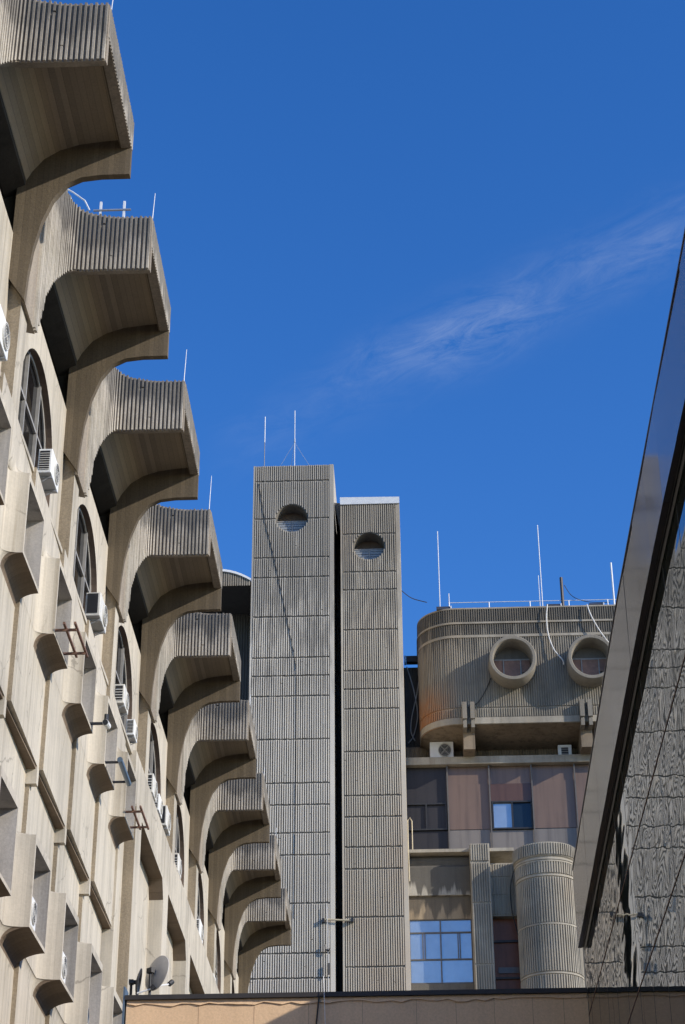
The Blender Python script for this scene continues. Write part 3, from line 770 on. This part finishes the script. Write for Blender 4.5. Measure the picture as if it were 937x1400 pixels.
# recessed wall behind, left lower roof part
b = MB(S); b.box(-.3, 12, 80.4, 84, 32.6, 33.99); b.ribs([(-.25, 80.4), (11, 80.4)], 32.95, 33.95, .12, .05, .6); fb(b, 'recessed_wall', 'far_brown')
b = MB(S); b.box(-3, .72, 82, 88, ZG, 38.75); b.ribs([(-2.5, 82), (.6, 82)], 33, 38.7, .12, .05, .6); fb(b, 'side_wing', 'far_dark')
b = MB(S); b.box(-.4, 12, 79.15, 80.6, 32.62, 32.97); fb(b, 'cornice', 'far')
# spandrel panels
bays_x = [-.24, 1.68, 3.54, 5.42, 7.33, 9.2, 11.1]
def pan(x0, x1, z0, z1, mt, nm='spandrel_panel', y=79.5):
    b = MB(S); b.box(x0, x1, y, y + .06, z0, z1); return fb(b, nm, mt)
pan(-.24, 1.655, 30.92, 32.6, 'film_dark'); pan(-.24, 1.655, 28.0, 29.62, 'film_dark')
pan(1.705, 3.515, 31.78, 32.6, 'film_pink'); pan(1.705, 3.515, 29.66, 31.77, 'film_pink', y=79.47); pan(1.705, 3.515, 28.0, 29.65, 'film_grey')
pan(3.565, 5.395, 31.78, 32.6, 'film_pink'); pan(3.565, 5.395, 30.95, 31.77, 'film_brown', y=79.47); pan(3.565, 5.395, 28.0, 29.6, 'film_grey')
pan(5.445, 7.305, 31.9, 32.6, 'film_pink'); pan(5.445, 7.305, 29.66, 31.89, 'film_pink', y=79.47); pan(5.445, 7.305, 28.0, 29.65, 'film_grey')
pan(7.355, 9.175, 28.0, 32.6, 'film_pink'); pan(9.225, 11.1, 28.0, 32.6, 'film_pink')
b = MB(S)
for x in bays_x: b.box(x - .03, x + .03, 79.30, 79.46, 28.0, 32.615)
fb(b, 'mullion', 'frame_mid')
b = MB(S); b.box(-.3, 12, 79.62, 84, ZG, 32.6); fb(b, 'core_wall', 'far_dark')
def two_pane(x0, x1, z0, z1, m1, m2, frame, y=79.5, fw_=.07):
    b = MB(S); xm = (x0 + x1) / 2
    for a, c, d, e in ((x0, x0 + fw_, z0, z1), (x1 - fw_, x1, z0, z1), (xm - fw_ / 2, xm + fw_ / 2, z0 + fw_, z1 - fw_), (x0 + fw_, x1 - fw_, z0, z0 + fw_), (x0 + fw_, x1 - fw_, z1 - fw_, z1)): b.box(a, c, y - .10, y + .05, d, e)
    f = fb(b, 'window', frame)
    for a, c, m_ in ((x0 + fw_, xm - fw_ / 2, m1), (xm + fw_ / 2, x1 - fw_, m2)):
        g = MB(S); g.box(a, c, y, y + .03, z0 + fw_, z1 - fw_); fb(g, 'pane', m_, f)
    return f
two_pane(3.60, 5.39, 29.62, 30.93, 'glass_sky', 'pane_dark', 'black')
two_pane(-.20, 1.62, 29.64, 30.9, 'film_dark', 'film_dark', 'black')
# lower storey
b = MB(S); b.box(-.3, 4.35, 77.35, 79.6, 27.88, 28.02); fb(b, 'sill_ledge', 'far')
b = MB(S); b.tube([(-.1, 77.3, 26.6), (-.12, 77.3, 28.0), (-.12, 77.3, 29.3), (-.02, 77.35, 29.45), (.06, 77.4, 29.3), (.06, 77.4, 27.9)], .025, 6)
tag(b.build('vent_pipe', 'yellowed'), 'thin yellowed bent pipe at the ledge beside the shorter tower', 'pipe')
b = MB(S); b.loft([[(x, y, z) for y, z in ((77.9, 27.9), (77.75, 27.75), (77.7, 27.6), (77.75, 27.42), (77.6, 27.3), (77.6, 26.07), (77.9, 26.06), (79.4, 26.06), (79.4, 27.9))] for x in (-.3, 2.46)], True, True)
fb(b, 'stained_beam', 'stained')
b = MB(S); b.box(-.3, 2.46, 77.72, 79.4, 25.07, 26.055); fb(b, 'lintel', 'lintel')
# gridded window
b = MB(S); x0, x1, z0, z1, y = -.16, 2.44, 22.36, 25.06, 77.8
fw_ = .06
ver = [x0, (x0 + x1) / 2, x1]
for x in ver: b.box(x - fw_ / 2, x + fw_ / 2, y - .06, y + .06, z0, z1)
for z in (z0, z0 + 1.0, z1 - .56, z1): b.box(x0, x1, y - .055, y + .055, z - fw_ / 2, z + fw_ / 2)
for x in (x0 + .55, x1 - .5, x0 + .64, x1 - .58): b.box(x - .025, x + .025, y - .05, y + .05, z0 + 1.0, z1 - .56)
wn_ = fb(b, 'window', 'frame_mid')
g = MB(S); g.box(x0, x1, y - .01, y + .01, z0, z1); fb(g, 'pane', 'glass_sky', wn_)
b = MB(S); b.box(-.3, 2.46, 77.7, 79.4, 21.6, 22.32); fb(b, 'parapet', 'far_dark')
# ribbed pilaster
b = MB(S); b.box(2.47, 3.30, 76.9, 79.4, ZG, 28.06)
for z0, z1 in ((27.3, 28.04), (25.5, 27.2), (22.9, 25.43), (19, 22.83)): b.ribs([(2.48, 76.9), (3.29, 76.9)], z0, z1, .105, .06, .60)
fb(b, 'pilaster', 'far')
# recessed bit between pilaster and drum
b = MB(S); b.box(3.301, 4.6, 77.8, 79.4, 25.18, 27.5)
for z0, z1 in ((26.9, 27.45), (26.1, 26.82), (25.25, 26.05)): b.ribs([(3.31, 77.8), (4.5, 77.8)], z0, z1, .105, .06, .60)
fb(b, 'recessed_panel', 'far')
b = MB(S); b.box(3.301, 4.6, 78.2, 79.4, ZG, 25.17); f = fb(b, 'tall_window', 'red_glass')
for z0, z1 in ((24.15, 24.24), (22.6, 22.68)):
    b = MB(S); b.box(3.31, 4.55, 78.1, 78.19, z0, z1); fb(b, 'transom', 'frame_brown', f)
b = MB(S); b.box(3.5, 4.4, 78.14, 78.18, 22.85, 23.1); fb(b, 'lower_panel', 'film_pink', f)
# drum
cx, cyy = 5.62, 76.9
def circ(r, n=72): return [(cx + r * math.cos(math.pi * 1.1 + 2 * math.pi * i / n), cyy + r * math.sin(math.pi * 1.1 + 2 * math.pi * i / n)) for i in range(n + 1)]
b = MB(S)
prof = [(1.24, ZG), (1.24, 27.0), (1.30, 27.05), (1.30, 27.62), (1.2, 27.62), (1.2, 27.2)]
b.loft([[(x, y, z) for x, y in circ(r)] for r, z in prof]); b.add([(x, y, 27.3) for x, y in circ(1.22)][:-1], [tuple(range(72))])
for z0, z1, r in ((27.08, 27.58, 1.30), (26.3, 26.78, 1.24), (24.2, 26.12, 1.24), (22.2, 24.1, 1.24), (17, 22.05, 1.24)): b.ribs(circ(r), z0, z1, .105, .06, .60)
dr = fb(b, 'drum', 'far', smooth=25)
for z, r in ((26.9, 1.33), (26.82, 1.30), (26.2, 1.29), (24.15, 1.29), (22.12, 1.29)):
    b = MB(S); b.loft([[(x, y, z - .035) for x, y in circ(1.2)], [(x, y, z - .035) for x, y in circ(r)], [(x, y, z + .035) for x, y in circ(r)], [(x, y, z + .035) for x, y in circ(1.2)]])
    fb(b, 'ring_ledge', 'far', dr, smooth=30)

# --- things on the far building
a = copy_tree(ac0); a.location = (1.48 * S, 79.9 * S, 33.02 * S); a.rotation_euler = (0, 0, R_(-90)); a.scale = (1.05, 1.05, 1.15)
tag(a, 'white air conditioner with round fan standing on the cornice under the rounded block', 'air conditioner')
t = empty('vent_unit', (7.0 * S, 79.6 * S, 33.0 * S))
b = MB(S)
for x0, x1, z0, z1 in ((-.3, .3, 0, .13), (-.3, .3, .5, .62), (-.3, -.16, .131, .499), (.16, .3, .131, .499)): b.box(x0, x1, 0, .3, z0, z1)
b.build('casing', 'white', t); b = MB(S); b.box(-.16, .16, .05, .25, .131, .499); b.build('opening', 'black', t)
b = MB(S)
for i in range(3): b.box(-.16, .16, .02, .045, .18 + i * .11, .22 + i * .11)
b.build('slat', 'frame_grey', t)
tag(t, 'small square white vent with black opening on the cornice at right', 'vent')
a = copy_tree(ac0); a.location = (3.7 * S, 79.2 * S, 28.06 * S); a.rotation_euler = (0, 0, R_(-90)); a.scale = (.6, .6, .7)
tag(a, 'small white air conditioner on the sill ledge next to the ribbed drum', 'air conditioner')
mast('roof_mast', 1.62, 79, 39.7, 44.45, .02, 'tall white rod at the rounded left corner of the porthole block', group='rods on the porthole block')
mast('roof_mast', 6.38, 79, 39.7, 44.65, .022, 'tallest white rod, standing between the two portholes', group='rods on the porthole block')
mast('roof_mast', 6.28, 79.2, 39.7, 42.05, .016, 'short thin rod right beside the tallest white rod', group='rods on the porthole block')
mast('roof_mast', 2.05, 79, 39.7, 41.1, .02, 'very short white rod at the left end of the roof railing', group='rods on the porthole block')
mast('roof_post', 7.32, 79, 39.7, 41.8, .075, 'dark rusty post on the roof of the porthole block', mat='frame_brown', cat='post')
t = mast('roof_mast', 9.60, 78.2, 39.3, 42.1, .042, 'thick white pipe antenna beside the glossy fascia', group='rods on the porthole block')
b = MB(S); b.box(-.42, -.1, -.1, .1, -.25, .35); b.build('box', 'steel', t)
t = empty('roof_railing', (6 * S, 79 * S, 39.75 * S))
b = MB(S); b.tube([(-4.0, 0, .86), (4, 0, .84)], .016, 6); b.build('rail', 'white_pole', t)
for x in (-3.95, -2.1, -.2, 1.6, 3.4):
    b = MB(S); b.tube([(x, 0, -.05), (x, 0, .85)], .025, 6); b.build('post', 'white_pole', t)
tag(t, 'thin white railing along the roof of the porthole block', 'railing')
for x, lab in ((1.75, 'floodlight on the rounded left corner of the roof'), (5.9 + .9, 'floodlight beside the dark post on the roof'), (8.75, 'floodlight on the roof nearest the glossy fascia')):
    t = empty('floodlight', (x * S, 78.15 * S, 39.78 * S), 0)
    b = MB(S); b.loft([[(-.32, -.12, .0), (.32, -.12, .0), (.32, .05, .24), (-.32, .05, .24)], [(-.3, .2, -.0), (.3, .2, 0), (.3, .25, .18), (-.3, .25, .18)]], True, True); b.build('housing', 'dark_metal', t)
    b = MB(S); b.box(.33, .38, -.08, .2, -.03, .2); b.build('yoke', 'white_pole', t)
    tag(t, lab, 'floodlight', 'floodlights on the porthole block')
t = empty('floodlight', (.28 * S, 81.5 * S, 38.78 * S))
b = MB(S); b.box(-.3, .3, -.1, .25, 0, .3); b.build('housing', 'dark_metal', t); b = MB(S); b.box(.31, .39, -.1, .25, -.02, .32); b.box(-.39, -.31, -.1, .25, -.02, .32); b.build('yoke', 'white_pole', t)
tag(t, 'floodlight on the lower side wing beside the shorter tower', 'floodlight', 'floodlights on the porthole block')
def cable(pts, r, mat, lab):
    b = MB(S)
    # smooth with Catmull-Rom
    P = [Vector(p) for p in pts]; P = [P[0]] + P + [P[-1]]; out = []
    for i in range(1, len(P) - 2):
        for k in range(6):
            u = k / 6; a, b_, c, d = P[i - 1:i + 3]
            out.append(.5 * ((2 * b_) + (c - a) * u + (2 * a - 5 * b_ + 4 * c - d) * u * u + (3 * b_ - a - 3 * c + d) * u ** 3))
    out.append(P[-2]); b.tube(out, r, 6)
    return tag(b.build('cable', mat), lab, 'cable')
cable([(6.5, 77.8, 39.8), (6.42, 77.75, 39.1), (6.45, 77.8, 38.3), (6.65, 77.75, 37.5), (7.0, 77.7, 36.95), (7.05, 77.8, 36.75)], .03, 'cable_white', 'white cable hanging in a curve between the portholes')
cable([(8.3, 77.8, 39.75), (8.45, 77.7, 39.1), (8.8, 77.7, 38.3), (9.15, 77.75, 37.75)], .03, 'cable_white', 'white cable slanting down to the right-hand porthole')
cable([(.0, 81.8, 38.7), (.3, 81.8, 37.5), (.45, 81.8, 36.2), (.25, 81.8, 35.2), (.0, 81.8, 34.8)], .028, 'cable_white', 'left of two looping pale cables on the dark side wing')
cable([(.72, 80.8, 38.6), (.45, 81.6, 37.2), (.2, 81.8, 36.2), (.12, 81.8, 35.4), (.3, 81.8, 34.9)], .028, 'cable_white', 'right of two looping pale cables on the dark side wing')
cable([(3.75, 77.9, 36.2), (3.55, 77.9, 35.7), (3.2, 77.9, 35.1), (2.85, 77.85, 34.8)], .022, 'cable_black', 'thin dark cable running from the left porthole down to a bracket')
cable([(-.2, 78.5, 41.1), (.3, 78.3, 40.55), (1.0, 78.1, 40.2)], .02, 'cable_black', 'dark cable sagging from the shorter tower to the porthole block')
cable([(7.45, 79, 41.4), (7.8, 79, 40.8), (8.5, 79, 40.5), (9.5, 79, 40.45)], .016, 'cable_black', 'dark cable sagging from the rusty roof post to the right')
cable([(4.4, 77.5, 27.3), (4.15, 77.6, 26.4), (4.15, 77.6, 25.4), (4.3, 77.6, 24.6), (4.4, 77.6, 24.2)], .022, 'cable_black', 'thin cable hanging beside the ribbed drum')

# ================================================================== TAN WALL
TW = MB(KW); TW.box(-4.41, 2.617, 28.8, 29.1, GZ, 8.1)
tw = TW.build('boundary_wall', 'plaster'); tag(tw, 'tan plastered wall with a dark coping at the bottom of the picture', 'wall')
b = MB(KW); xs_ = [-4.40 + i * .14 for i in range(51)]
b.loft([[(x, 28.785 - random.uniform(0, .012), 8.04 - .05 * random.random() ** 2), (x, 28.795, 8.094)] for x in xs_]); b.build('mortar_edge', 'plaster', tw, smooth=60)
b = MB(KW); b.box(-4.43, 2.617, 28.74, 29.14, 8.095, 8.165); b.build('coping', 'coping', tw)
for x in (-3.3, -2.45, -1.62, -.8, .02, .62, 1.2, 1.78, 2.25):
    b = MB(KW); b.box(x - .003, x + .003, 28.798, 28.81, 5, 8.09); b.build('joint', 'plaster_joint', tw)
b = MB(KW); b.box(-4.46, -4.432, 28.75, 29.1, 7.2, 8.3); b.build('flashing', 'bluegrey', tw)
b = MB(KW); b.tube([(-1.39, 28.72, 8.4), (-1.38, 28.70, 8.15), (-1.36, 28.74, 7.6), (-1.36, 28.74, 5)], .006, 6)
tag(b.build('cord', 'white_pole'), 'pale cord hanging over the dark coping of the tan wall', 'cord')
b = MB(KW); b.tube([(-1.46, 28.76, 8.09), (-1.48, 28.76, 7.9), (-1.5, 28.77, 7.7), (-1.53, 28.76, 5)], .014, 6)
tag(b.build('cable', 'cable_black'), 'dark cable running down the face of the tan wall', 'cable')

# ================================================================== RIGHT: GLASS BUILDING
GBY1 = 27.98
GB = empty('glass_building', (6 * K, 15 * K, GZ)); ginv = Matrix.Translation(GB.location).inverted()
def gb(mb, nm, mt, smooth=0):
    o = mb.build(nm, mt, GB, smooth=smooth); o.matrix_parent_inverse = ginv; return o
GZK = GZ / K
FB_ = [(-12, 9.0), (17, 8.98), (20, 8.86), (27.84, 8.50)]       # lower edge of the fascia
FT_ = [(-12, 10.05), (20, 10.04), (27.84, 9.7)]
fbz = lambda y: lerp_tab(FB_, y)
ftz = lambda y: lerp_tab(FT_, y)
YSEG = (-12, 17, 20, 24, GBY1)
b = MB(K); b.loft([[(2.54, y, GZK), (2.54, y, fbz(y) - .06), (2.58, y, fbz(y) - .06), (2.58, y, GZK)] for y in YSEG], True, True); gb(b, 'glass_facade', 'mirror')
b = MB(K); b.box(2.59, 14, -12, GBY1 - .01, GZK, 9.6); gb(b, 'core', 'far_dark')
pw = 1.12
n_ = int((27.84 + 12) / pw)
for i in range(n_ + 1):
    y0 = 27.84 - pw * (i + 1) + .004; y1 = 27.84 - pw * i - .004
    d0, d1, d2 = (random.uniform(-.0025, .0025) for _ in range(3))
    b = MB(K)
    def X_(dx): return 2.44 + dx
    b.loft([[(X_(d0), y0, fbz(y0)), (X_(d0 + d2), y0, ftz(y0)), (2.50, y0, ftz(y0)), (2.50, y0, fbz(y0))],
            [(X_(d1), y1, fbz(y1)), (X_(d1 + d2), y1, ftz(y1)), (2.50, y1, ftz(y1)), (2.50, y1, fbz(y1))]], True, True)
    gb(b, 'fascia_panel', 'fascia')
b = MB(K); b.loft([[(2.501, y, fbz(y) + .02), (2.501, y, ftz(y) - .01), (2.58, y, ftz(y) - .01), (2.58, y, fbz(y) + .02)] for y in (-12, 17, 20, 27.82)], True, True); gb(b, 'fascia_frame', 'black')
for i in range(n_ + 1):
    y0 = 27.84 - pw * (i + 1) + .006; y1 = 27.84 - pw * i - .006
    b = MB(K)
    b.loft([[(2.502, y, fbz(y) + .012), (2.512, y, fbz(y) - .01), (2.515, y, fbz(y) + .012), (2.523, y, fbz(y) + .012), (2.526, y, fbz(y) - .02), (2.541, y, fbz(y) - .05)] for y in (y0, y1)])
    gb(b, 'soffit_panel', 'soffit_dark')
b = MB(K); b.loft([[(2.432, y, ftz(y)), (2.432, y, ftz(y) + .03), (14, y, ftz(y) + .03), (14, y, ftz(y))] for y in (-12, 20, 27.84)], True, True); gb(b, 'roof', 'dark_metal')
for z in (7.52, 6.06, 4.6):
    b = MB(K); b.box(2.535, 2.5415, -12, GBY1, z - .008, z + .008); gb(b, 'glazing_seam', 'rust')
for i in range(24):
    y = GBY1 - 1.2 * (i + .5); b = MB(K); b.box(2.5385, 2.5415, y - .006, y + .006, GZK, fbz(y) - .1); gb(b, 'glazing_seam', 'black')
tag(GB, 'glass building with a glossy brown fascia along the right edge, its panes mirroring the towers', 'building')

# ================================================================== CAMERA, LIGHT, SKY
th, ps, ro = R_(30), R_(2.1), R_(.36)
fwd = Vector((-math.sin(ps) * math.cos(th), math.cos(ps) * math.cos(th), math.sin(th)))
r0 = Vector((math.cos(ps), math.sin(ps), 0)); u0 = r0.cross(fwd)
rr = r0 * math.cos(ro) - u0 * math.sin(ro); uu = u0 * math.cos(ro) + r0 * math.sin(ro)
cam = bpy.data.cameras.new('camera'); co = bpy.data.objects.new('camera', cam); C.objects.link(co)
m = Matrix((rr, uu, -fwd)).transposed().to_4x4(); co.matrix_world = m
cam.sensor_fit = 'VERTICAL'; cam.sensor_height = 24; cam.lens = 2600 / 1400 * 24; cam.clip_end = 2000; cam.clip_start = .05
scene.camera = co

EL, AZ = R_(24.8), R_(114)          # azimuth clockwise from +Y
sd = Vector((math.sin(AZ) * math.cos(EL), math.cos(AZ) * math.cos(EL), math.sin(EL)))
sun = bpy.data.lights.new('sun', 'SUN'); so = bpy.data.objects.new('sun', sun); C.objects.link(so)
sun.energy = 3.4; sun.angle = R_(.5); sun.color = (1, .925, .81)
so.rotation_euler = sd.to_track_quat('Z', 'Y').to_euler(); so.location = sd * 100

w = bpy.data.worlds.new('World'); scene.world = w; w.use_nodes = True
nt = w.node_tree; bg = nt.nodes['Background']
sky = N(nt, 'ShaderNodeTexSky', sky_type='NISHITA'); sky.sun_disc = False
sky.sun_elevation = EL; sky.sun_rotation = AZ; sky.air_density = 1.0; sky.dust_density = .3; sky.ozone_density = 4.0; sky.altitude = 250
tc = N(nt, 'ShaderNodeTexCoord'); sp = N(nt, 'ShaderNodeSeparateXYZ'); nt.links.new(tc.outputs['Generated'], sp.inputs[0])
def mth(op, a, b=None):
    n = N(nt, 'ShaderNodeMath', operation=op)
    for i, v in enumerate((a, b)):
        if v is None: continue
        if isinstance(v, (int, float)): n.inputs[i].default_value = v
        else: nt.links.new(v, n.inputs[i])
    return n.outputs[0]
zz = mth('MAXIMUM', sp.outputs[2], .05)
px_, py_ = mth('DIVIDE', sp.outputs[0], zz), mth('DIVIDE', sp.outputs[1], zz)
cv = N(nt, 'ShaderNodeCombineXYZ'); nt.links.new(px_, cv.inputs[0]); nt.links.new(py_, cv.inputs[1])
# a cirrus streak at layer coordinates running up to the right
dl = mth('ADD', mth('SUBTRACT', py_, 1.415), mth('MULTIPLY', mth('SUBTRACT', px_, .06), .8))
band = mth('POWER', 2.718, mth('MULTIPLY', mth('MULTIPLY', dl, dl), -330))
rot = N(nt, 'ShaderNodeMapping'); rot.inputs['Rotation'].default_value = (0, 0, R_(39)); nt.links.new(cv.outputs[0], rot.inputs['Vector'])
n1 = noise(nt, rot.outputs[0], 8, 12, .72, (1.7, 3.6, 1)); n1.inputs['Distortion'].default_value = .7; n2 = noise(nt, cv.outputs[0], 5.5, 4, .5)
xm = N(nt, 'ShaderNodeMapRange'); xm.inputs[1].default_value = -.2; xm.inputs[2].default_value = -.04; nt.links.new(px_, xm.inputs[0])
den = mth('MULTIPLY', mth('MULTIPLY', mth('MULTIPLY', band, ramp(nt, n1.outputs[0], .36, .85)), ramp(nt, n2.outputs[0], .34, .66, (.22, .22, .22, 1), (1, 1, 1, 1))), xm.outputs[0])
hs = N(nt, 'ShaderNodeHueSaturation'); hs.inputs['Saturation'].default_value = 1.26; hs.inputs['Value'].default_value = 1.24; hs.inputs['Hue'].default_value = .512
nt.links.new(sky.outputs[0], hs.inputs['Color'])
nt.links.new(mix(nt, mth('MULTIPLY', den, .27), hs.outputs[0], (4.9, 5.3, 5.7)), bg.inputs['Color'])
bg.inputs['Strength'].default_value = .125

vs = scene.view_settings; vs.view_transform = 'Standard'; vs.look = 'None'; vs.exposure = .5; vs.gamma = 1
